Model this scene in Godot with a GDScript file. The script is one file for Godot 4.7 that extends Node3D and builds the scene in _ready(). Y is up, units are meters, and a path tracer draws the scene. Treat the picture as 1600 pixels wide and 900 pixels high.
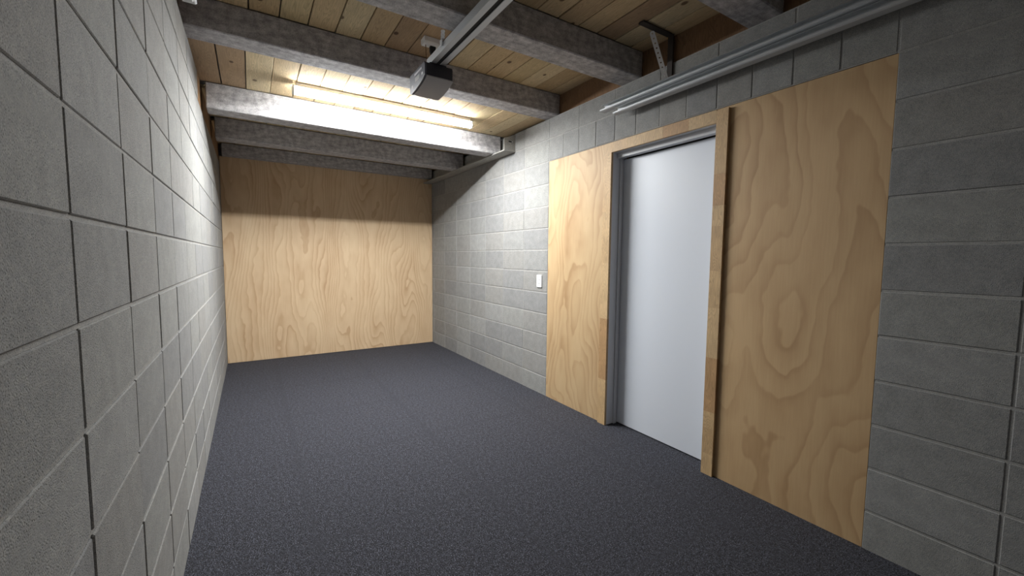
extends Node3D
# A garage bay turned into a storeroom: block walls, concrete ribs with timber infill overhead,
# plywood end wall and plywood infill round a white door.  x right, y up, z towards the camera;
# the origin is the far left corner of the room at carpet level.

const W := 2.595            # room width
const Z_FRONT := 6.9        # closed end of the room behind the camera
const HI := 2.732           # underside of the planks in the near bays
const LO := 2.575           # underside of the planks in the far bays
const RIB_Y := 2.557        # underside of the near ribs = top of the block walls
const LROW := 0.1745        # first bed joint, left wall
const RROW := 0.1785        # first bed joint, right wall
const P0 := 2.877           # plywood infill of the right wall, far and near edge and top
const P1 := 5.277
const PTOP := 2.1785

var rng := RandomNumberGenerator.new()
var M := {}
var used := {}

func _ready() -> void:
	rng.seed = 20240611
	# ---------------------------------------------------------------- camera, air, light
	var cam := Camera3D.new()
	cam.name = "camera"
	cam.position = Vector3(0.2721, 1.3098, 5.9447)
	cam.rotation = Vector3(-0.0749, -0.5629, 0.0094)
	cam.fov = rad_to_deg(2.0 * atan(450.0 / 646.73))
	cam.near = 0.02
	add_child(cam)
	cam.current = true
	var env := Environment.new()
	env.background_mode = Environment.BG_COLOR
	env.background_color = Color(0, 0, 0)
	env.tonemap_mode = Environment.TONE_MAPPER_LINEAR
	env.tonemap_exposure = 1.32
	env.sdfgi_enabled = true
	env.ssao_enabled = true
	env.ssil_enabled = true
	var we := WorldEnvironment.new()
	we.name = "environment"
	we.environment = env
	add_child(we)
	make_batten(LAMP_GLOW, LAMP_ENERGY)
	# ---------------------------------------------------------------- setting
	make_materials()
	make_floor()
	make_wall_left()
	make_wall_right()
	make_wall_back()
	make_wall_front()
	make_ceiling()
	make_ribs()
	# ---------------------------------------------------------------- things
	make_door()
	make_switch()
	make_tracks()
	make_opener()
	make_outlet()
	make_shelf_angle()
	make_straps()

const LAMP_GLOW := 62.0
const LAMP_ENERGY := 8.6

# ==================================================================== helpers
func numbered(n: String) -> String:
	var k: int = used.get(n, 0)
	used[n] = k + 1
	return n if k == 0 else "%s_%03d" % [n, k]

func thing(called: String, label: String, category: String, at := Vector3.ZERO, group := "") -> Node3D:
	var o := Node3D.new()
	o.name = numbered(called)
	o.position = at
	o.set_meta("label", label)
	o.set_meta("category", category)
	if group != "":
		o.set_meta("group", group)
	add_child(o)
	return o

func setting(called: String, at := Vector3.ZERO) -> Node3D:
	var o := Node3D.new()
	o.name = called
	o.position = at
	o.set_meta("kind", "structure")
	add_child(o)
	return o

func part(called: String, mesh: Mesh, mat: Material, parent: Node3D, at := Vector3.ZERO, turn := Vector3.ZERO) -> MeshInstance3D:
	var o := MeshInstance3D.new()
	o.name = called
	o.mesh = mesh
	o.material_override = mat
	o.position = at
	o.rotation = turn
	o.cast_shadow = GeometryInstance3D.SHADOW_CASTING_SETTING_ON
	parent.add_child(o, true)
	return o

func tri(st: SurfaceTool, a: Vector3, b: Vector3, c: Vector3, n: Vector3, ua: Vector2, ub: Vector2, uc: Vector2) -> void:
	if (b - a).cross(c - a).dot(n) > 0.0:
		var t := b; b = c; c = t
		var u := ub; ub = uc; uc = u
	st.set_normal(n); st.set_uv(ua); st.add_vertex(a)
	st.set_normal(n); st.set_uv(ub); st.add_vertex(b)
	st.set_normal(n); st.set_uv(uc); st.add_vertex(c)

func uv_of(p: Vector3, n: Vector3, off: Vector2) -> Vector2:
	var a := n.abs()
	if a.y >= a.x and a.y >= a.z:
		return Vector2(p.x, p.z) + off
	if a.x >= a.z:
		return Vector2(p.z, -p.y) + off
	return Vector2(p.x, -p.y) + off

func face(st: SurfaceTool, pts: Array, off := Vector2.ZERO, centre := Vector3.ZERO) -> void:
	# one flat convex face of a solid around `centre`
	var n: Vector3 = (pts[1] - pts[0]).cross(pts[2] - pts[0]).normalized()
	var mid := Vector3.ZERO
	for q in pts: mid += q
	mid /= pts.size()
	if n.dot(mid - centre) < 0.0: n = -n
	for i in range(1, pts.size() - 1):
		tri(st, pts[0], pts[i], pts[i + 1], n, uv_of(pts[0], n, off), uv_of(pts[i], n, off), uv_of(pts[i + 1], n, off))

func add_box(st: SurfaceTool, lo: Vector3, hi: Vector3, bev := 0.0, off := Vector2.ZERO) -> void:
	var c := (lo + hi) * 0.5
	var h := (hi - lo) * 0.5
	if bev <= 0.0:
		for ax in 3:
			var u := (ax + 1) % 3
			var v := (ax + 2) % 3
			for s in [-1.0, 1.0]:
				var pts := []
				for k in [[-1, -1], [1, -1], [1, 1], [-1, 1]]:
					var p := Vector3.ZERO
					p[ax] = s * h[ax]; p[u] = k[0] * h[u]; p[v] = k[1] * h[v]
					pts.append(p + c)
				face(st, pts, off, c)
		return
	for ax in 3:
		var u := (ax + 1) % 3
		var v := (ax + 2) % 3
		for s in [-1.0, 1.0]:
			var pts := []
			for k in [[-1, -1], [1, -1], [1, 1], [-1, 1]]:
				var p := Vector3.ZERO
				p[ax] = s * h[ax]; p[u] = k[0] * (h[u] - bev); p[v] = k[1] * (h[v] - bev)
				pts.append(p + c)
			face(st, pts, off, c)
		for su in [-1.0, 1.0]:
			for sv in [-1.0, 1.0]:
				var pts := []
				for k in [[0, -1], [0, 1], [1, 1], [1, -1]]:
					var p := Vector3.ZERO
					p[ax] = k[1] * (h[ax] - bev)
					p[u] = su * (h[u] - (bev if k[0] == 1 else 0.0))
					p[v] = sv * (h[v] - (0.0 if k[0] == 1 else bev))
					pts.append(p + c)
				face(st, pts, off, c)
	for sx in [-1.0, 1.0]:
		for sy in [-1.0, 1.0]:
			for sz in [-1.0, 1.0]:
				var s := Vector3(sx, sy, sz)
				var pts := []
				for ax in 3:
					var p := Vector3.ZERO
					for q in 3: p[q] = s[q] * (h[q] - (0.0 if q == ax else bev))
					pts.append(p + c)
				face(st, pts, off, c)

func st_new() -> SurfaceTool:
	var st := SurfaceTool.new()
	st.begin(Mesh.PRIMITIVE_TRIANGLES)
	return st

func box(lo: Vector3, hi: Vector3, bev := 0.0, off := Vector2.ZERO) -> ArrayMesh:
	var st := st_new()
	add_box(st, lo, hi, bev, off)
	return st.commit()

# an outline in the plane of two axes, swept straight along the third (axis: 0 x, 2 z)
func extrude(st: SurfaceTool, outline: PackedVector2Array, axis: int, t0: float, t1: float, smooth := false) -> void:
	var poly := outline.duplicate()
	if Geometry2D.is_polygon_clockwise(poly): poly.reverse()
	var place := func(q: Vector2, t: float) -> Vector3:
		return Vector3(q.x, q.y, t) if axis == 2 else Vector3(t, q.y, q.x)
	var n := poly.size()
	var norms := []
	for i in n:
		var e := poly[(i + 1) % n] - poly[i]
		norms.append(Vector2(e.y, -e.x).normalized())
	for i in n:
		var j := (i + 1) % n
		var fa: Vector2 = norms[i]
		var n3: Vector3 = place.call(fa, 0.0)
		var na := n3
		var nb := n3
		if smooth:
			var pa: Vector2 = norms[(i + n - 1) % n]
			var pb: Vector2 = norms[j]
			if pa.dot(fa) > 0.6: na = place.call((pa + fa).normalized(), 0.0)
			if pb.dot(fa) > 0.6: nb = place.call((pb + fa).normalized(), 0.0)
		var a: Vector3 = place.call(poly[i], t0)
		var b: Vector3 = place.call(poly[j], t0)
		var c: Vector3 = place.call(poly[j], t1)
		var d: Vector3 = place.call(poly[i], t1)
		for f in [[a, b, c, na, nb, nb], [a, c, d, na, nb, na]]:
			var o := [0, 1, 2]
			if (f[1] - f[0]).cross(f[2] - f[0]).dot(n3) > 0.0: o = [0, 2, 1]
			for k in o:
				st.set_normal(f[3 + k]); st.set_uv(uv_of(f[k], n3, Vector2.ZERO)); st.add_vertex(f[k])
	var ids := Geometry2D.triangulate_polygon(poly)
	for i in range(0, ids.size(), 3):
		for e in [[t0, -1.0], [t1, 1.0]]:
			var nn := Vector3(0, 0, e[1]) if axis == 2 else Vector3(e[1], 0, 0)
			var p0: Vector3 = place.call(poly[ids[i]], e[0])
			var p1: Vector3 = place.call(poly[ids[i + 1]], e[0])
			var p2: Vector3 = place.call(poly[ids[i + 2]], e[0])
			tri(st, p0, p1, p2, nn, Vector2(p0.x + p0.z, -p0.y), Vector2(p1.x + p1.z, -p1.y), Vector2(p2.x + p2.z, -p2.y))

func tube(st: SurfaceTool, pts: Array, r: float, sides := 8) -> void:
	var rings := []
	for i in pts.size():
		var d: Vector3 = (pts[min(i + 1, pts.size() - 1)] - pts[max(i - 1, 0)]).normalized()
		var u := d.cross(Vector3(0.31, 0.2, 0.93)).normalized()
		var v := d.cross(u)
		var ring := []
		for k in sides:
			var a := TAU * k / sides
			ring.append([pts[i] + (u * cos(a) + v * sin(a)) * r, u * cos(a) + v * sin(a)])
		rings.append(ring)
	for i in pts.size() - 1:
		for k in sides:
			var l := (k + 1) % sides
			for q in [[rings[i][k], rings[i][l], rings[i + 1][l]], [rings[i][k], rings[i + 1][l], rings[i + 1][k]]]:
				var o := [0, 1, 2]
				if (q[1][0] - q[0][0]).cross(q[2][0] - q[0][0]).dot(q[0][1]) > 0.0: o = [0, 2, 1]
				for j in o:
					st.set_normal(q[j][1]); st.set_uv(Vector2.ZERO); st.add_vertex(q[j][0])
	for e in [0, pts.size() - 1]:
		var n: Vector3 = (pts[e] - pts[1 if e == 0 else e - 1]).normalized()
		for k in sides:
			tri(st, pts[e], rings[e][k][0], rings[e][(k + 1) % sides][0], n, Vector2.ZERO, Vector2.ZERO, Vector2.ZERO)

# ==================================================================== textures and materials
func noise(sd: int, freq: float, kind := FastNoiseLite.TYPE_SIMPLEX_SMOOTH, octaves := 4) -> FastNoiseLite:
	var n := FastNoiseLite.new()
	n.seed = sd
	n.noise_type = kind
	n.frequency = freq
	n.fractal_type = FastNoiseLite.FRACTAL_FBM if octaves > 1 else FastNoiseLite.FRACTAL_NONE
	n.fractal_octaves = octaves
	return n

func grey_bytes(n: FastNoiseLite, size: int) -> PackedByteArray:
	var im := n.get_seamless_image(size, size, false, false, 0.12, true)
	im.convert(Image.FORMAT_L8)
	return im.get_data()

func rgb_texture(data: PackedByteArray, w: int, h: int) -> ImageTexture:
	var im := Image.create_from_data(w, h, false, Image.FORMAT_RGB8, data)
	return ImageTexture.create_from_image(im)

func normal_texture(g: PackedByteArray, size: int, strength: float) -> ImageTexture:
	var im := Image.create_from_data(size, size, false, Image.FORMAT_L8, g)
	im.convert(Image.FORMAT_RGBA8)
	im.bump_map_to_normal_map(strength)
	return ImageTexture.create_from_image(im)

func plain(c: Color, rough := 0.6, metal := 0.0) -> StandardMaterial3D:
	var m := StandardMaterial3D.new()
	m.albedo_color = c
	m.roughness = rough
	m.metallic = metal
	return m

func b8(v: float) -> int:
	return int(clampf(v, 0.0, 1.0) * 255.0)

func make_materials() -> void:
	var S := 1024
	# --- concrete: open-textured masonry block, speckled with light and dark aggregate
	var fine := grey_bytes(noise(11, 0.16, FastNoiseLite.TYPE_SIMPLEX_SMOOTH, 2), S)
	var mid := grey_bytes(noise(12, 0.035, FastNoiseLite.TYPE_SIMPLEX_SMOOTH, 3), S)
	var big := grey_bytes(noise(13, 0.006, FastNoiseLite.TYPE_SIMPLEX_SMOOTH, 3), S)
	var d := PackedByteArray()
	d.resize(S * S * 3)
	var bump := PackedByteArray()
	bump.resize(S * S)
	for i in S * S:
		var f := fine[i] / 255.0 - 0.5
		var m := mid[i] / 255.0 - 0.5
		var g := big[i] / 255.0 - 0.5
		var pit := clampf((-f - 0.24) * 6.0, 0.0, 1.0)
		var grain := clampf((f - 0.26) * 5.0, 0.0, 1.0)
		var v := 0.84 + 0.24 * f + 0.10 * m + 0.09 * g - 0.30 * pit + 0.14 * grain
		d[i * 3] = b8(v * (1.0 + 0.02 * m)); d[i * 3 + 1] = b8(v); d[i * 3 + 2] = b8(v * (0.99 - 0.03 * m))
		bump[i] = b8(0.55 + 0.35 * f + 0.2 * m - 0.4 * pit)
	var block_tex := rgb_texture(d, S, S)
	var block_nrm := normal_texture(bump, S, 5.0)
	M.block = []
	for t in [Color(0.655, 0.655, 0.655), Color(0.675, 0.675, 0.67), Color(0.635, 0.635, 0.64), Color(0.66, 0.655, 0.65), Color(0.685, 0.685, 0.685)]:
		M.block.append(world_tex(block_tex, block_nrm, t, 1.6, 0.95, 0.55))
	M.mortar = world_tex(block_tex, block_nrm, Color(0.72, 0.715, 0.71), 1.9, 0.95, 0.3)
	# --- precast ribs: mottled, streaked along their length by the mould
	var R := 512
	var rn := noise(15, 1.0, FastNoiseLite.TYPE_SIMPLEX_SMOOTH, 3)
	var blot := grey_bytes(noise(16, 0.03, FastNoiseLite.TYPE_SIMPLEX_SMOOTH, 4), R)
	var rd := PackedByteArray()
	rd.resize(R * R * 3)
	for j in R:
		for i in R:
			var p := j * R + i
			var streak := rn.get_noise_2d(i * 0.008, j * 0.05)
			var gr := fine[(j * S + i)] / 255.0 - 0.5
			var v := 0.80 + 0.26 * (blot[p] / 255.0 - 0.5) + 0.10 * streak + 0.18 * gr
			rd[p * 3] = b8(v); rd[p * 3 + 1] = b8(v * 0.995); rd[p * 3 + 2] = b8(v * 0.995)
	var rib_tex := rgb_texture(rd, R, R)
	M.rib = []
	for t in [Color(0.81, 0.805, 0.815), Color(0.83, 0.825, 0.83)]:
		var rm := plain(t, 0.9)
		rm.albedo_texture = rib_tex
		rm.uv1_scale = Vector3(1.1, 1.1, 1.0)
		M.rib.append(rm)
	# --- needle-punched carpet: dark blue-grey with light flecks
	var fib := grey_bytes(noise(21, 0.11, FastNoiseLite.TYPE_SIMPLEX_SMOOTH, 3), S)
	var clump := grey_bytes(noise(22, 0.03, FastNoiseLite.TYPE_SIMPLEX_SMOOTH, 2), S)
	var cd := PackedByteArray()
	cd.resize(S * S * 3)
	var cb := PackedByteArray()
	cb.resize(S * S)
	for i in S * S:
		var f := fib[i] / 255.0 - 0.5
		var c := clump[i] / 255.0 - 0.5
		var fl := clampf((f - 0.2) * 4.0, 0.0, 1.0)
		var v := 0.46 + 0.80 * f + 0.25 * c + 0.50 * fl
		cd[i * 3] = b8(v * 0.97); cd[i * 3 + 1] = b8(v * 0.975); cd[i * 3 + 2] = b8(v * 1.03)
		cb[i] = b8(0.5 + 0.6 * f + 0.3 * c)
	M.carpet = world_tex(rgb_texture(cd, S, S), normal_texture(cb, S, 8.0), Color(0.458, 0.463, 0.497), 1.15, 1.0, 1.0)
	# --- plywood, three sheets with their own figure
	M.ply_back = ply(31, 2.62, 2.62, 1.7, 0.42, 15.0, 5.0, Color(0.85, 0.745, 0.605), Color(0.67, 0.515, 0.37))
	M.ply_far = ply(47, 1.2, 2.4, 1.9, 0.7, 6.0, 4.0, Color(0.755, 0.65, 0.50), Color(0.58, 0.44, 0.295))
	M.ply_near = ply(63, 1.2, 2.4, 1.6, 0.6, 5.0, 3.4, Color(0.77, 0.65, 0.49), Color(0.60, 0.465, 0.315))
	M.ply_edge = plain(Color(0.62, 0.47, 0.30), 0.8)
	# --- pine boards of the infill
	M.plank = []
	var tones := [Color(0.83, 0.745, 0.60), Color(0.78, 0.69, 0.555), Color(0.85, 0.785, 0.65), Color(0.68, 0.585, 0.475), Color(0.81, 0.74, 0.59), Color(0.77, 0.68, 0.535)]
	var pt := plank_texture(71)
	var clear := plank_texture(83, 0)
	for t in tones:
		var m := plain(t, 0.85)
		m.albedo_texture = pt
		m.uv1_scale = Vector3(1.0 / 0.6, 1.0 / 1.2, 1.0)
		M.plank.append(m)
	M.blocking = []
	for t in [Color(0.50, 0.39, 0.29), Color(0.54, 0.42, 0.30)]:
		var m := plain(t, 0.9)
		m.albedo_texture = clear
		m.uv1_scale = Vector3(1.0 / 1.2, 1.0 / 0.6, 1.0)
		M.blocking.append(m)
	M.trim = []
	for t in [Color(0.80, 0.685, 0.525), Color(0.785, 0.665, 0.505), Color(0.81, 0.70, 0.545), Color(0.74, 0.60, 0.44)]:
		var m := plain(t, 0.6)
		m.albedo_texture = clear
		m.uv1_scale = Vector3(1.0 / 0.6, 1.0 / 0.6, 1.0)
		M.trim.append(m)
	M.white = plain(Color(0.90, 0.90, 0.90), 0.5)
	M.garage_door = plain(Color(0.56, 0.565, 0.57), 0.6)
	M.door = plain(Color(0.82, 0.84, 0.875), 0.45)
	M.jamb = plain(Color(0.78, 0.785, 0.80), 0.5)
	M.steel = plain(Color(0.78, 0.795, 0.81), 0.45, 0.35)
	M.zinc = plain(Color(0.90, 0.90, 0.90), 0.5, 0.0)
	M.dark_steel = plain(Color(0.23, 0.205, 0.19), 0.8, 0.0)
	M.black = plain(Color(0.05, 0.05, 0.055), 0.7)
	M.charcoal = plain(Color(0.16, 0.16, 0.19), 0.55)
	M.charcoal_side = plain(Color(0.30, 0.31, 0.35), 0.5)
	M.opener_cover = plain(Color(0.60, 0.595, 0.60), 0.5)
	M.pale = plain(Color(0.80, 0.80, 0.82), 0.6)
	M.angle = world_tex(block_tex, block_nrm, Color(0.74, 0.735, 0.72), 0.6, 0.8, 0.1)

func world_tex(t: Texture2D, n: Texture2D, tint: Color, per_m: float, rough: float, ns: float) -> StandardMaterial3D:
	var m := plain(tint, rough)
	m.albedo_texture = t
	m.normal_enabled = true
	m.normal_texture = n
	m.normal_scale = ns
	m.uv1_triplanar = true
	m.uv1_world_triplanar = true
	m.uv1_scale = Vector3.ONE * per_m
	return m

# rotary-cut pine veneer: broad rings that wander along the grain
func ply(sd: int, wide: float, tall: float, fx: float, fy: float, ramp: float, wander: float, pale: Color, ring: Color) -> StandardMaterial3D:
	var w := 768
	var h := 896
	var n1 := noise(sd, 1.0, FastNoiseLite.TYPE_SIMPLEX_SMOOTH, 2)
	var n2 := noise(sd + 1, 1.0, FastNoiseLite.TYPE_SIMPLEX_SMOOTH, 2)
	var d := PackedByteArray()
	d.resize(w * h * 3)
	for j in h:
		var y := tall * j / h
		for i in w:
			var x := wide * i / w
			var b := x * ramp + wander * n1.get_noise_2d(x * fx, y * fy) + 0.22 * n2.get_noise_2d(x * 9.0, y * 5.0)
			var fr := b - floorf(b)
			# late wood darkens slowly and stops at a sharp edge; its depth changes from ring to ring
			var deep := 0.35 + 0.65 * absf(n2.get_noise_2d(floorf(b) * 7.3, y * 0.7 + x * 0.4)) * 1.6
			var line := smoothstep(0.62, 0.9, fr) * (1.0 - smoothstep(0.90, 1.0, fr))
			var soft := 0.5 + 0.5 * n1.get_noise_2d(x * fx * 1.7 + 40.0, y * fy * 1.3)
			var fibre := n2.get_noise_2d(x * 90.0, y * 4.0 + 9.0)
			var k := clampf(0.24 * line * deep + 0.34 * soft * smoothstep(0.05, 0.9, fr) * (1.0 - smoothstep(0.90, 1.0, fr)) + 0.18 * soft + 0.07 * fibre + 0.10 * n2.get_noise_2d(x * 7.0 + 60.0, y * 2.5), 0.0, 1.0)
			var q := (j * w + i) * 3
			var c := pale.lerp(ring, k)
			d[q] = b8(c.r); d[q + 1] = b8(c.g); d[q + 2] = b8(c.b)
	var m := plain(Color(1, 1, 1), 0.62)
	m.albedo_texture = rgb_texture(d, w, h)
	m.uv1_scale = Vector3(1.0 / wide, 1.0 / tall, 1.0)
	return m

func plank_texture(sd: int, count := 2) -> ImageTexture:
	var w := 512
	var h := 512
	var n1 := noise(sd, 1.0, FastNoiseLite.TYPE_SIMPLEX_SMOOTH, 3)
	var n2 := noise(sd + 3, 1.0, FastNoiseLite.TYPE_SIMPLEX_SMOOTH, 2)
	var r := RandomNumberGenerator.new()
	r.seed = sd
	var knots := []
	for k in count: knots.append([r.randf(), r.randf(), r.randf_range(0.012, 0.024)])
	var d := PackedByteArray()
	d.resize(w * h * 3)
	for j in h:
		var y := float(j) / h
		for i in w:
			var x := float(i) / w
			var b := (n1.get_noise_2d(x * 6.0, y * 0.9) * 9.0)
			var dark := 0.0
			for k in knots:
				var dx: float = (x - k[0]) * 0.6
				var dy: float = (y - k[1]) * 1.2 * 0.7
				var dd := sqrt(dx * dx + dy * dy)
				b += 1.6 * exp(-dd * 26.0)
				dark = maxf(dark, 1.0 - smoothstep(k[2] * 0.5, k[2], dd))
			var fr := b - floorf(b)
			var v := 0.96 - 0.13 * fr * fr + 0.07 * n2.get_noise_2d(x * 130.0, y * 5.0) + 0.06 * n1.get_noise_2d(x * 3.0 + 20.0, y * 2.0)
			v *= 1.0 - 0.45 * dark
			var q := (j * w + i) * 3
			d[q] = b8(v); d[q + 1] = b8(v * (0.985 - 0.08 * dark)); d[q + 2] = b8(v * (0.96 - 0.12 * dark))
	return rgb_texture(d, w, h)

# ==================================================================== the setting
func make_floor() -> void:
	var o := setting("floor")
	part("slab", box(Vector3(-0.3, -0.25, -0.3), Vector3(W + 1.2, -0.012, Z_FRONT + 0.2)), M.mortar, o)
	part("carpet", box(Vector3(-0.005, -0.012, -0.005), Vector3(W + 0.26, 0.0, Z_FRONT)), M.carpet, o)

func block_piece(parent: Node3D, x0: float, x1: float, y0: float, y1: float, z0: float, z1: float) -> void:
	# one masonry unit: 10 mm joints all round, arrises slightly worn
	var key := "%.3f_%.3f_%.3f_%.3f" % [x0, x1, y1 - y0, z1 - z0]
	if not used.has(key):
		var hx := (x1 - x0) * 0.5
		var hy := (y1 - y0) * 0.5 - 0.005
		var hz := (z1 - z0) * 0.5 - 0.004
		used[key] = box(Vector3(-hx, -hy, -hz), Vector3(hx, hy, hz), 0.0025)
	var proud := rng.randf_range(-0.0012, 0.0012)
	part("block", used[key], M.block[rng.randi() % M.block.size()], parent, Vector3((x0 + x1) * 0.5 + proud, (y0 + y1) * 0.5, (z0 + z1) * 0.5), Vector3(0, rng.randf_range(-0.002, 0.002), 0))

func make_wall_left() -> void:
	var o := setting("wall_left")
	part("mortar_bed", box(Vector3(-0.19, -0.2, -0.2), Vector3(-0.0042, LROW + 2.2, Z_FRONT + 0.2)), M.mortar, o)
	part("mortar_bed", box(Vector3(-0.19, LROW + 2.2, 2.284), Vector3(-0.0042, LROW + 2.4, Z_FRONT + 0.2)), M.mortar, o)
	part("upper_wall", box(Vector3(-0.19, LROW + 2.2, -0.2), Vector3(-0.06, 3.0, 2.284)), M.mortar, o)
	part("upper_wall", box(Vector3(-0.19, LROW + 2.4, 2.284), Vector3(-0.06, 3.0, Z_FRONT + 0.2)), M.mortar, o)
	var zs := [0.0]
	var z := 4.882 - 0.4 * 12
	while z < Z_FRONT:
		zs.append(z)
		z += 0.4
	zs.append(Z_FRONT)
	for row in range(-1, 12):
		var y0 := maxf(LROW + 0.2 * row, -0.012)
		var y1 := LROW + 0.2 * (row + 1)
		for c in zs.size() - 1:
			var z0: float = zs[c]
			var z1: float = zs[c + 1]
			if row == 11:
				if z1 < 2.28: continue
				z0 = maxf(z0, 2.282)
			block_piece(o, -0.05, 0.0, y0, y1, z0, z1)
	# timber plates on the wall head between the ribs
	var t := setting("trim_1")
	part("wall_plate", box(Vector3(-0.06, LROW + 2.2, 0.0), Vector3(-0.002, LO, 2.282), 0.002), M.blocking[1], t)
	part("wall_plate", box(Vector3(-0.06, LROW + 2.4, 2.282), Vector3(-0.02, HI, Z_FRONT), 0.002), M.blocking[0], t)

func make_wall_right() -> void:
	var o := setting("wall_right")
	var x0 := W + 0.0028
	var x1 := W + 0.19
	part("mortar_bed", box(Vector3(x0, -0.2, -0.2), Vector3(x1, RIB_Y, P0)), M.mortar, o)
	part("mortar_bed", box(Vector3(x0, -0.2, P1), Vector3(x1, RIB_Y, Z_FRONT + 0.2)), M.mortar, o)
	part("mortar_bed", box(Vector3(x0, PTOP, P0), Vector3(x1, RIB_Y, P1)), M.mortar, o)
	part("upper_wall", box(Vector3(W + 0.06, RIB_Y, -0.2), Vector3(x1, 3.0, Z_FRONT + 0.2)), M.mortar, o)
	var zs := [0.0]
	var z := P0 - 0.4 * 7
	while z < Z_FRONT:
		zs.append(z)
		z += 0.4
	zs.append(Z_FRONT)
	for row in range(-1, 12):
		var y0 := maxf(RROW + 0.2 * row, -0.012)
		var y1 := minf(RROW + 0.2 * (row + 1), RIB_Y)
		for c in zs.size() - 1:
			var z0: float = zs[c]
			var z1: float = zs[c + 1]
			var over := z0 > P0 - 0.01 and z1 < P1 + 0.01
			if over and row < 10: continue
			if over and row == 10:      # lintel course of half units
				block_piece(o, W, W + 0.05, y0, y1, z0, z0 + 0.2)
				block_piece(o, W, W + 0.05, y0, y1, z0 + 0.2, z1)
			else:
				block_piece(o, W, W + 0.05, y0, y1, z0, z1)
	var t := setting("trim_2")
	part("wall_plate", box(Vector3(W + 0.02, RIB_Y, 2.82), Vector3(W + 0.06, HI, Z_FRONT), 0.002), M.blocking[0], t)
	# plywood infill either side of the door and over it
	var p := setting("wall_infill")
	var xf := W + 0.001
	part("plywood_sheet", box(Vector3(xf, 0.0, P0 + 0.002), Vector3(xf + 0.012, PTOP - 0.003, 3.64), 0.0008), M.ply_far, p)
	part("plywood_sheet", box(Vector3(xf, 0.0, 4.52), Vector3(xf + 0.012, PTOP - 0.003, P1 + 0.0035), 0.0008, Vector2(0.3, 0.0)), M.ply_near, p)
	part("plywood_strip", box(Vector3(xf, 2.13, 3.64), Vector3(xf + 0.012, PTOP - 0.003, 4.52), 0.0008), M.ply_far, p)
	part("frame", box(Vector3(xf + 0.012, -0.01, P0), Vector3(x1, PTOP, 3.645)), M.ply_edge, p)
	part("frame", box(Vector3(xf + 0.012, -0.01, 4.512), Vector3(x1, PTOP, P1)), M.ply_edge, p)
	part("frame", box(Vector3(xf + 0.012, 2.135, 3.645), Vector3(x1, PTOP, 4.512)), M.ply_edge, p)

func make_wall_back() -> void:
	var o := setting("wall_back")
	part("masonry", box(Vector3(-0.19, -0.2, -0.25), Vector3(W + 0.19, 3.0, -0.02)), M.mortar, o)
	part("plywood_sheet", box(Vector3(0.002, 0.003, -0.02), Vector3(W - 0.002, 2.445, 0.0), 0.0008), M.ply_back, o)

func make_wall_front() -> void:
	# the closed end behind the camera: masonry with a white sectional door hung on the tracks
	var o := setting("wall_front")
	part("masonry", box(Vector3(-0.19, -0.2, Z_FRONT), Vector3(W + 0.19, 3.0, Z_FRONT + 0.2)), M.mortar, o)
	var d := setting("door_2", Vector3(W * 0.5, 0.0, Z_FRONT - 0.045))
	for k in 4:
		part("door_panel", box(Vector3(-W * 0.5 + 0.13, 0.006 + 0.565 * k, 0.0), Vector3(W * 0.5 - 0.13, 0.565 * (k + 1), 0.04), 0.004), M.garage_door, d)

# bays between the ribs: z from, z to, underside of the planks
const RIBS := [[4.632, 4.808], [3.722, 3.905], [2.818, 2.996], [1.91, 2.085], [1.0, 1.175], [0.0, 0.12]]

func make_ceiling() -> void:
	var near_part := setting("ceiling")
	var far_part := setting("ceiling_far")
	part("slab", box(Vector3(-0.19, HI + 0.03, 2.816), Vector3(W + 0.19, 3.0, Z_FRONT + 0.2)), M.mortar, near_part)
	part("slab", box(Vector3(-0.19, LO + 0.03, -0.2), Vector3(W + 0.19, 3.0, 2.816)), M.mortar, far_part)
	var bays := [[4.80, Z_FRONT, HI], [3.90, 4.64, HI], [2.99, 3.73, HI], [2.08, 2.816, LO], [1.17, 1.92, LO], [0.0, 1.01, LO]]
	var order := [[3, 3, 2, 0, 0, 4, 2, 5, 0, 4, 1, 0, 5, 4, 0, 2, 1, 3], [0, 3, 2, 0, 4, 1, 2, 0, 5, 4, 0, 1, 4, 0, 2, 5, 0, 1]]
	for b in bays.size():
		var bay: Array = bays[b]
		var first := 0.308 - 0.3124 if bay[2] == HI else 0.2855 - 0.3124
		for k in 18:
			var a: float = first + 0.1562 * k
			var e := a + 0.1562
			a = maxf(a, -0.03)
			e = minf(e, W + 0.03)
			if e - a < 0.02: continue
			var gap := rng.randf_range(0.0018, 0.0045)
			var dy := rng.randf_range(-0.002, 0.002)
			var off := Vector2(rng.randf() * 3.0, rng.randf() * 3.0)
			var tone: int = order[(b + (0 if b != 3 else 1)) % 2][(k + b * 5) % 18] if b != 3 else order[0][k]
			part("plank", box(Vector3(a + gap, bay[2] + dy, bay[0]), Vector3(e - gap, bay[2] + 0.025 + dy, bay[1]), 0.0015, off), M.plank[tone], near_part if b < 3 else far_part)

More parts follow.
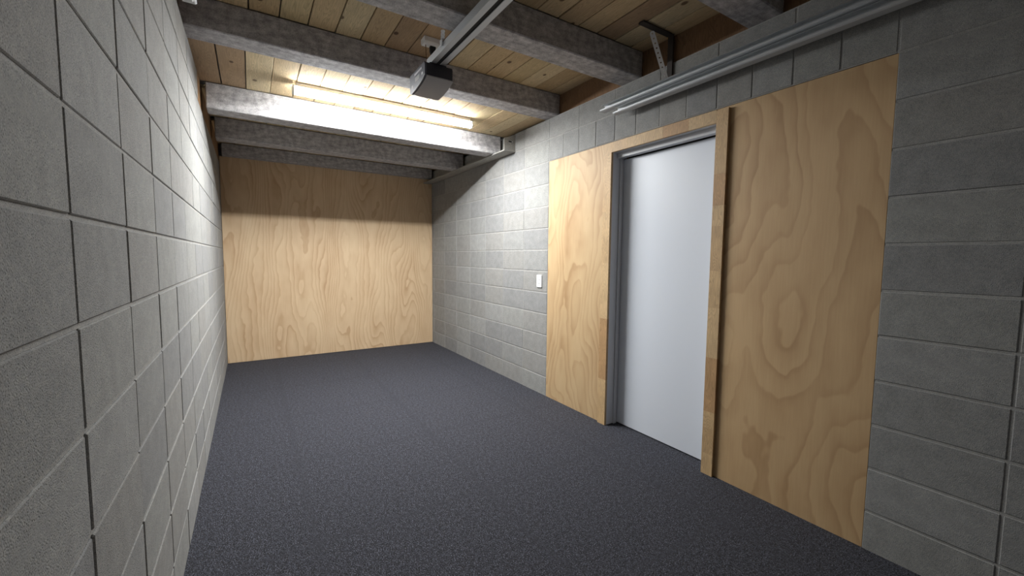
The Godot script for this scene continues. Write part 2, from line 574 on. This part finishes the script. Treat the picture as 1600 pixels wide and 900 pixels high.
func make_ribs() -> void:
	var words := ["dark concrete ceiling rib at the top edge, ending above the plywood right of the door",
		"concrete ceiling rib between the opener unit and the perforated track brace",
		"concrete ceiling rib behind the garage door opener, in front of the glowing batten",
		"brightly lit lower concrete rib directly behind the glowing batten",
		"shaded concrete rib just beyond the brightly lit one, resting on the steel shelf angle",
		"shallow concrete rib against the plywood end wall, farthest from the camera"]
	for i in RIBS.size():
		var r: Array = RIBS[i]
		var near := i < 3
		var y0 := RIB_Y + 0.001 if near else (2.388 if i < 5 else 2.44)
		var y1 := HI - 0.0025 if near else LO - 0.0025
		var xa := -0.018 if near else 0.03
		var xb := W + 0.018 if near else W - 0.045
		var o := thing("concrete_rib", words[i], "beam", Vector3(W * 0.5, y0, (r[0] + r[1]) * 0.5), "concrete ribs across the ceiling")
		var hz: float = (r[1] - r[0]) * 0.5
		part("rib_body", box(Vector3(xa - W * 0.5, 0, -hz), Vector3(xb - W * 0.5, y1 - y0, hz), 0.006), M.rib[i % 2], o)

# ==================================================================== things
func make_batten(glow: float, energy: float) -> void:
	var zc := 2.42
	var xa := 0.578
	var xb := 2.035
	var o := thing("batten_light", "long white batten light glowing on the planks in front of a rib", "light", Vector3((xa + xb) * 0.5, LO, zc))
	var hl := (xb - xa) * 0.5
	var white := plain(Color(0.93, 0.93, 0.93), 0.5)
	part("housing", box(Vector3(-hl + 0.02, -0.0245, -0.021), Vector3(hl - 0.02, 0.0, 0.021), 0.003), white, o)
	var lit := plain(Color(0.95, 0.95, 0.95), 0.4)
	lit.emission_enabled = true
	lit.emission = Color(0.985, 0.993, 0.993)
	lit.emission_energy_multiplier = glow
	# opal lens under a tray of the same width: short upright sides, flattened round below
	var lens := PackedVector2Array([Vector2(0.030, -0.034), Vector2(-0.030, -0.034)])
	var cap := PackedVector2Array([Vector2(0.0325, -0.027), Vector2(-0.0325, -0.027)])
	for k in 13:
		var a := PI + PI * k / 12.0
		lens.append(Vector2(cos(a) * 0.030, -0.066 + sin(a) * 0.018))
		cap.append(Vector2(cos(a) * 0.0325, -0.066 + sin(a) * 0.0195))
	var st := st_new()
	extrude(st, lens, 0, -hl + 0.008, hl - 0.008, true)
	part("diffuser_lens", st.commit(), lit, o)
	part("tray", box(Vector3(-hl + 0.008, -0.0338, -0.0315), Vector3(hl - 0.008, -0.025, 0.0315), 0.001), white, o)
	for s in [-1.0, 1.0]:
		var e := st_new()
		extrude(e, cap, 0, s * hl - 0.008, s * hl + 0.006, true)
		part("end_cap", e.commit(), white, o)
	var l := AreaLight3D.new()
	l.name = "batten_area_light"
	l.area_size = Vector2(2.0 * hl - 0.03, 0.04)
	l.position = Vector3((xa + xb) * 0.5, LO - 0.0865, zc)
	l.rotation = Vector3(-PI / 2, 0, 0)
	l.light_color = Color(0.985, 0.993, 0.993)
	l.light_energy = energy
	l.area_range = 12.0
	l.area_attenuation = 2.0
	l.shadow_enabled = true
	add_child(l)

func make_door() -> void:
	# lining and casing belong to the wall, the leaf is the door
	var zo := 3.668
	var zi := 4.49
	var top := 2.094
	var f := setting("trim_3")
	var xi := W - 0.004
	part("jamb", box(Vector3(xi, 0.0, zo - 0.022), Vector3(W + 0.15, top + 0.02, zo - 0.002), 0.001), M.jamb, f)
	part("jamb", box(Vector3(xi, 0.0, zi + 0.002), Vector3(W + 0.15, top + 0.02, zi + 0.022), 0.001), M.jamb, f)
	part("head_jamb", box(Vector3(xi, top + 0.002, zo - 0.002), Vector3(W + 0.15, top + 0.022, zi + 0.002), 0.001), M.jamb, f)
	part("door_stop", box(Vector3(W + 0.07, 0.0, zo - 0.002), Vector3(W + 0.103, top - 0.034, zo + 0.010), 0.001), M.jamb, f)
	part("door_stop", box(Vector3(W + 0.07, 0.0, zi - 0.010), Vector3(W + 0.103, top - 0.034, zi + 0.002), 0.001), M.jamb, f)
	part("head_stop", box(Vector3(W + 0.045, top - 0.034, zo - 0.002), Vector3(W + 0.09, top + 0.002, zi + 0.002), 0.001), M.jamb, f)
	# finger-jointed pine casing: each board is glued up from short lengths
	casing(f, 3.588, 3.667, 0.0, 2.168, true, [0.0, 0.36, 0.84, 1.27, 1.66, 2.168], 2)
	casing(f, 4.490, 4.562, 0.0, 2.163, true, [0.0, 0.13, 0.29, 0.39, 0.72, 1.02, 1.24, 1.50, 1.62, 1.80, 2.163], 0)
	casing(f, 3.667, 4.490, 2.094, 2.168, false, [3.667, 3.82, 4.12, 4.31, 4.490], 1)
	var d := setting("door_1", Vector3(W + 0.105, 0.008, zi))
	d.set_meta("label", "plain pale grey flush door leaf set deep in the plywood wall")
	part("leaf", box(Vector3(0.0, 0.0, zo - zi + 0.002), Vector3(0.036, top - 0.048, -0.002), 0.0012), M.door, d)
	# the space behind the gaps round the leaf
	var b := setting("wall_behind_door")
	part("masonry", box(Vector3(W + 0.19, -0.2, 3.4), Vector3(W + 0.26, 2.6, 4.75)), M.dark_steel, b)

func casing(f: Node3D, z0: float, z1: float, y0: float, y1: float, upright: bool, cuts: Array, shift: int) -> void:
	for k in cuts.size() - 1:
		var off := Vector2(rng.randf(), rng.randf())
		var lo := Vector3(W - 0.019, cuts[k] if upright else y0, z0 if upright else cuts[k])
		var hi := Vector3(W + 0.001, cuts[k + 1] if upright else y1, z1 if upright else cuts[k + 1])
		part("casing_piece", box(lo, hi, 0.0006, off), M.trim[[0, 1, 0, 3, 2, 0, 1, 0, 3, 1][(k + shift) % 10]], f)

func make_switch() -> void:
	var o := thing("light_switch", "small white upright light switch on the block wall beside the plywood", "switch", Vector3(W, 1.082, 2.757))
	part("plate", box(Vector3(-0.010, -0.059, -0.039), Vector3(0.0015, 0.059, 0.039), 0.003), M.white, o)
	for s in [-1.0, 1.0]:
		var st := st_new()
		var ring := PackedVector2Array()
		for k in 14:
			var a := TAU * k / 14.0
			ring.append(Vector2(cos(a) * 0.0075, sin(a) * 0.0115))
		extrude(st, ring, 2, -0.002, 0.003)
		part("rocker", st.commit(), M.jamb, o, Vector3(-0.0105, 0.02 * s, 0.0), Vector3(0, -PI / 2, 0))

func track_profile(mirror: float) -> PackedVector2Array:
	# thin rolled C: web by the wall, open to the room, lips turned in
	var t := 0.0018
	var pts := [Vector2(0, 0), Vector2(-0.044, 0), Vector2(-0.05, 0.005), Vector2(-0.05, 0.013), Vector2(-0.05 + t, 0.013), Vector2(-0.05 + t, 0.006), Vector2(-0.0435, t),
		Vector2(-t, t), Vector2(-t, 0.05 - t), Vector2(-0.030, 0.05 - t), Vector2(-0.036, 0.043), Vector2(-0.036 - t, 0.0435), Vector2(-0.031, 0.05), Vector2(0, 0.05)]
	var out := PackedVector2Array()
	for q in pts: out.append(Vector2(q.x * mirror, q.y))
	return out

func make_tracks() -> void:
	var names := ["galvanised twin door track running along the block wall above the door", "galvanised twin door track at the top of the left block wall"]
	for s in 2:
		var m := 1.0 if s == 0 else -1.0
		var x := W - 0.062 if s == 0 else 0.062
		var o := thing("door_track", names[s], "track", Vector3(x, 2.328, 3.63), "overhead door tracks")
		for k in 2:
			var st := st_new()
			extrude(st, track_profile(m), 2, 0.0 if k == 0 else 0.13, Z_FRONT - 3.72)
			part("rail", st.commit(), M.steel, o, Vector3(0, 0.053 if k == 0 else 0.0, 0))
		# slotted holes and bolt heads along the webs, joining plates behind
		for z in [0.2, 0.62, 1.25, 1.72, 2.4]:
			part("bolt", bolt_mesh(), M.dark_steel, o, Vector3(-0.003 * m, 0.028, z + 0.12), Vector3(0, PI / 2 * m, 0))
			part("bolt", bolt_mesh(), M.dark_steel, o, Vector3(-0.003 * m, 0.028, z + 0.16), Vector3(0, PI / 2 * m, 0))
			part("joining_plate", box(Vector3(-0.0005, 0.012, z + 0.08), Vector3(0.003, 0.092, z + 0.2)) if s == 0 else box(Vector3(-0.003, 0.012, z + 0.08), Vector3(0.0005, 0.092, z + 0.2)), M.steel, o)
		for z in [0.54, 2.6]:
			part("wall_bracket", box(Vector3(0.002 * m if s == 0 else -0.062, 0.03, z), Vector3(0.062 if s == 0 else -0.002, 0.034, z + 0.05)), M.steel, o)

func bolt_mesh() -> ArrayMesh:
	if not used.has("bolt_mesh"):
		var st := st_new()
		var ring := PackedVector2Array()
		for k in 6: ring.append(Vector2(cos(TAU * k / 6.0), sin(TAU * k / 6.0)) * 0.0065)
		extrude(st, ring, 2, -0.003, 0.003)
		used["bolt_mesh"] = st.commit()
	return used["bolt_mesh"]

func make_opener() -> void:
	# drive rail: a C with its slot below, the belt running in it
	var r := thing("opener_rail", "long pale metal opener rail with a black slot, hung below the ribs", "rail", Vector3(1.2975, 2.5, 3.36))
	var c := PackedVector2Array([Vector2(-0.046, 0), Vector2(-0.013, 0), Vector2(-0.013, 0.004), Vector2(-0.042, 0.004), Vector2(-0.042, 0.040), Vector2(0.042, 0.040), Vector2(0.042, 0.004), Vector2(0.013, 0.004), Vector2(0.013, 0), Vector2(0.046, 0), Vector2(0.046, 0.044), Vector2(-0.046, 0.044)])
	var st := st_new()
	extrude(st, c, 2, 0.0, Z_FRONT - 3.40)
	part("channel", st.commit(), M.steel, r)
	part("belt", box(Vector3(-0.026, 0.006, 0.01), Vector3(0.026, 0.030, Z_FRONT - 3.43)), M.black, r)
	# motor unit
	var o := thing("door_opener", "dark grey garage door opener unit with a paler rounded underside", "door opener", Vector3(1.297, 2.385, 3.45))
	var hw := 0.094
	var prof := PackedVector2Array([Vector2(-0.262, 0.105), Vector2(-0.27, 0.06), Vector2(-0.262, 0.0), Vector2(-0.2, 0.004), Vector2(-0.1, 0.014), Vector2(-0.03, 0.026), Vector2(0.0, 0.034), Vector2(0.002, 0.09), Vector2(-0.006, 0.105)])
	var b := st_new()
	extrude(b, prof, 0, -hw + 0.012, hw - 0.004, true)
	part("motor_case", b.commit(), M.charcoal, o)
	var cov := PackedVector2Array([Vector2(-0.264, 0.002), Vector2(-0.258, -0.012), Vector2(-0.24, -0.016), Vector2(-0.17, -0.013), Vector2(-0.09, -0.002), Vector2(-0.03, 0.012), Vector2(0.001, 0.024), Vector2(0.001, 0.030), Vector2(-0.03, 0.027), Vector2(-0.1, 0.015), Vector2(-0.2, 0.005)])
	var cs := st_new()
	extrude(cs, cov, 0, -hw + 0.014, hw, true)
	part("lower_cover", cs.commit(), M.opener_cover, o)
	var side := PackedVector2Array([Vector2(-0.266, 0.105), Vector2(-0.274, 0.06), Vector2(-0.268, -0.004), Vector2(-0.25, -0.014), Vector2(-0.17, -0.010), Vector2(-0.09, 0.001), Vector2(-0.03, 0.015), Vector2(0.003, 0.030), Vector2(0.005, 0.09), Vector2(-0.006, 0.107)])
	var ss := st_new()
	extrude(ss, side, 0, -hw, -hw + 0.012)
	var panel := part("side_panel", ss.commit(), M.charcoal_side, o)
	# white rim line along the lower edge of the side panel
	var rim := st_new()
	tube(rim, [Vector3(-hw, 0.030, 0.004), Vector3(-hw, 0.014, -0.03), Vector3(-hw, 0.0, -0.09), Vector3(-hw, -0.011, -0.17), Vector3(-hw, -0.015, -0.25), Vector3(-hw, -0.004, -0.269)], 0.0022, 6)
	part("edge_strip", rim.commit(), M.pale, panel)
	# illegible pale print: a row of small characters and two patches
	for k in 6:
		part("print_mark", box(Vector3(-hw - 0.0008, 0.078, -0.052 - 0.022 * k - 0.016), Vector3(-hw + 0.001, 0.091, -0.052 - 0.022 * k)), M.pale, panel)
	part("print_mark", box(Vector3(-hw - 0.0008, 0.042, -0.052), Vector3(-hw + 0.001, 0.056, -0.03)), M.pale, panel)
	part("print_mark", box(Vector3(-hw - 0.0008, 0.034, -0.172), Vector3(-hw + 0.001, 0.064, -0.092)), M.opener_cover, panel)
	part("print_mark", box(Vector3(-hw - 0.0008, 0.014, -0.235), Vector3(-hw + 0.001, 0.034, -0.205)), M.opener_cover, panel)
	part("rail_clamp", box(Vector3(-0.055, 0.1, -0.085), Vector3(0.055, 0.1155, -0.012), 0.002), M.charcoal, o)
	# perforated strap from the rib to the rail
	var h := thing("hanger_strap", "short bright perforated strap holding the opener rail to the rib", "strap", Vector3(1.24, 2.546, 3.69))
	perforated(h, Vector3(-0.028, 0.016, 0.026), Vector3(0.012, 0.0105, -0.075), 0.022, 3, Vector3(0, 1, 0))
	part("rail_clip", box(Vector3(0.004, -0.001, -0.09), Vector3(0.115, 0.0025, -0.065), 0.0008), M.dark_steel, h)
	part("rail_clip", box(Vector3(0.0, -0.028, -0.088), Vector3(0.006, 0.010, -0.062), 0.0008), M.steel, h)

func perforated(parent: Node3D, a: Vector3, b: Vector3, wide: float, holes: int, n: Vector3, thick := 0.002) -> void:
	# flat strap from a to b with round ends; the holes are cut through
	var along := (b - a).normalized()
	var across := n.cross(along).normalized()
	var up := along.cross(across).normalized()
	var length := (b - a).length()
	var r := wide * 0.16
	var st := st_new()
	var cell := length / holes
	var put := func(u: float, v: float, t: float) -> Vector3:
		return a + along * u + across * v + up * t
	for k in holes:
		var cu := (k + 0.5) * cell
		for s in [-1.0, 1.0]:
			for q in 16:
				var a0 := TAU * q / 16.0
				var a1 := TAU * (q + 1) / 16.0
				var in0 := Vector2(cos(a0), sin(a0)) * r
				var in1 := Vector2(cos(a1), sin(a1)) * r
				var o0 := square_point(a0, cell * 0.5, wide * 0.5)
				var o1 := square_point(a1, cell * 0.5, wide * 0.5)
				if k == 0 and cos(a0 + 0.01) < -0.1: o0 = round_point(o0, wide * 0.5)
				if k == 0 and cos(a1 - 0.01) < -0.1: o1 = round_point(o1, wide * 0.5)
				var p := [put.call(cu + in0.x, in0.y, s * thick * 0.5), put.call(cu + o0.x, o0.y, s * thick * 0.5), put.call(cu + o1.x, o1.y, s * thick * 0.5), put.call(cu + in1.x, in1.y, s * thick * 0.5)]
				tri(st, p[0], p[1], p[2], up * s, Vector2.ZERO, Vector2.ZERO, Vector2.ZERO)
				tri(st, p[0], p[2], p[3], up * s, Vector2.ZERO, Vector2.ZERO, Vector2.ZERO)
				if s > 0:
					var h0: Vector3 = put.call(cu + in0.x, in0.y, -thick * 0.5)
					var h1: Vector3 = put.call(cu + in1.x, in1.y, -thick * 0.5)
					var nn := (along * -in0.x + across * -in0.y).normalized()
					tri(st, p[0], p[3], h1, nn, Vector2.ZERO, Vector2.ZERO, Vector2.ZERO)
					tri(st, p[0], h1, h0, nn, Vector2.ZERO, Vector2.ZERO, Vector2.ZERO)
	for s in [-1.0, 1.0]:
		var e: Array = [put.call(wide * 0.4, s * wide * 0.5, -thick * 0.5), put.call(length, s * wide * 0.5, -thick * 0.5), put.call(length, s * wide * 0.5, thick * 0.5), put.call(wide * 0.4, s * wide * 0.5, thick * 0.5)]
		tri(st, e[0], e[1], e[2], across * s, Vector2.ZERO, Vector2.ZERO, Vector2.ZERO)
		tri(st, e[0], e[2], e[3], across * s, Vector2.ZERO, Vector2.ZERO, Vector2.ZERO)
	part("strap", st.commit(), M.zinc, parent)

func square_point(a: float, hu: float, hv: float) -> Vector2:
	var c := cos(a)
	var s := sin(a)
	var k := minf(hu / maxf(absf(c), 1e-6), hv / maxf(absf(s), 1e-6))
	return Vector2(c, s) * k

func round_point(p: Vector2, r: float) -> Vector2:
	return p.normalized() * minf(p.length(), r)

func make_outlet() -> void:
	var o := thing("ceiling_outlet", "white ceiling power outlet above the opener, with a black plug in it", "outlet", Vector3(1.333, HI, 3.245))
	var prof := PackedVector2Array([Vector2(-0.036, 0.004), Vector2(-0.036, -0.028), Vector2(-0.026, -0.040), Vector2(0.026, -0.040), Vector2(0.036, -0.028), Vector2(0.036, 0.004)])
	var st := st_new()
	extrude(st, prof, 0, -0.064, 0.064)
	part("outlet_box", st.commit(), M.white, o)
	var p := thing("power_plug", "black plug and cord hanging from the ceiling outlet to the opener", "plug", Vector3(1.338, HI - 0.040, 3.24))
	var b := st_new()
	extrude(b, PackedVector2Array([Vector2(-0.019, 0.0), Vector2(-0.017, -0.03), Vector2(-0.008, -0.052), Vector2(0.008, -0.052), Vector2(0.017, -0.03), Vector2(0.019, 0.0)]), 2, -0.012, 0.012)
	part("plug_body", b.commit(), M.black, p)
	var cst := st_new()
	tube(cst, [Vector3(0, -0.045, 0), Vector3(0.004, -0.09, 0.005), Vector3(0.0, -0.14, 0.02), Vector3(-0.002, -0.18, 0.05), Vector3(-0.006, -0.2005, 0.09)], 0.0045, 8)
	part("cord", cst.commit(), M.black, p)
	var w := thing("aerial_wire", "thin brown wire drooping from the outlet to the opener unit", "wire", Vector3(1.288, HI - 0.040, 3.245))
	var wst := st_new()
	tube(wst, [Vector3(0.0, 0.001, 0), Vector3(0.002, -0.07, 0.004), Vector3(0.004, -0.14, 0.03), Vector3(0.006, -0.202, 0.06)], 0.003, 6)
	part("wire_strand", wst.commit(), M.blocking[1], w)

func make_shelf_angle() -> void:
	var o := thing("shelf_angle", "pale steel shelf angle along the right block wall carrying the far ribs", "bracket", Vector3(W, 2.376, 0.0))
	part("ledge", box(Vector3(-0.133, 0.0, 0.002), Vector3(-0.001, 0.0115, 2.303), 0.001), M.angle, o)
	part("upstand", box(Vector3(-0.012, 0.0115, 0.002), Vector3(-0.001, 0.175, 2.296), 0.001), M.angle, o)
	# end plate, its top cut on the slope, with one bolt hole
	var p := CSGPolygon3D.new()
	p.name = "end_plate"
	p.polygon = PackedVector2Array([Vector2(-0.133, 0.0115), Vector2(-0.001, 0.0115), Vector2(-0.001, 0.172), Vector2(-0.133, 0.124)])
	p.depth = 0.008
	p.position = Vector3(0, 0, 2.303)
	p.material = M.angle
	o.add_child(p)
	var hole := CSGBox3D.new()
	hole.name = "bolt_hole"
	hole.operation = CSGShape3D.OPERATION_SUBTRACTION
	hole.size = Vector3(0.042, 0.014, 0.03)
	hole.position = Vector3(-0.06, 0.098, -0.004)
	p.add_child(hole)
	part("hole_back", box(Vector3(-0.09, 0.08, 2.27), Vector3(-0.03, 0.116, 2.2905)), M.black, o)

func make_straps() -> void:
	# dark bracket on the planks and wall plate, pale perforated brace down to the track
	var o := thing("track_hanger", "perforated metal brace on a dark bracket holding the right door track", "bracket", Vector3(W, HI, 4.15))
	part("ceiling_arm", box(Vector3(-0.29, -0.012, -0.02), Vector3(-0.02, -0.0025, 0.02), 0.001), M.dark_steel, o)
	part("wall_leg", box(Vector3(-0.014, -0.262, -0.02), Vector3(-0.002, -0.0025, 0.02), 0.001), M.dark_steel, o)
	perforated(o, Vector3(-0.168, -0.014, -0.022), Vector3(-0.060, -0.29, 0.012), 0.030, 10, Vector3(-0.75, -0.35, 0.55))
	part("foot", box(Vector3(-0.062, -0.302, -0.012), Vector3(-0.012, -0.298, 0.026), 0.0008), M.dark_steel, o)
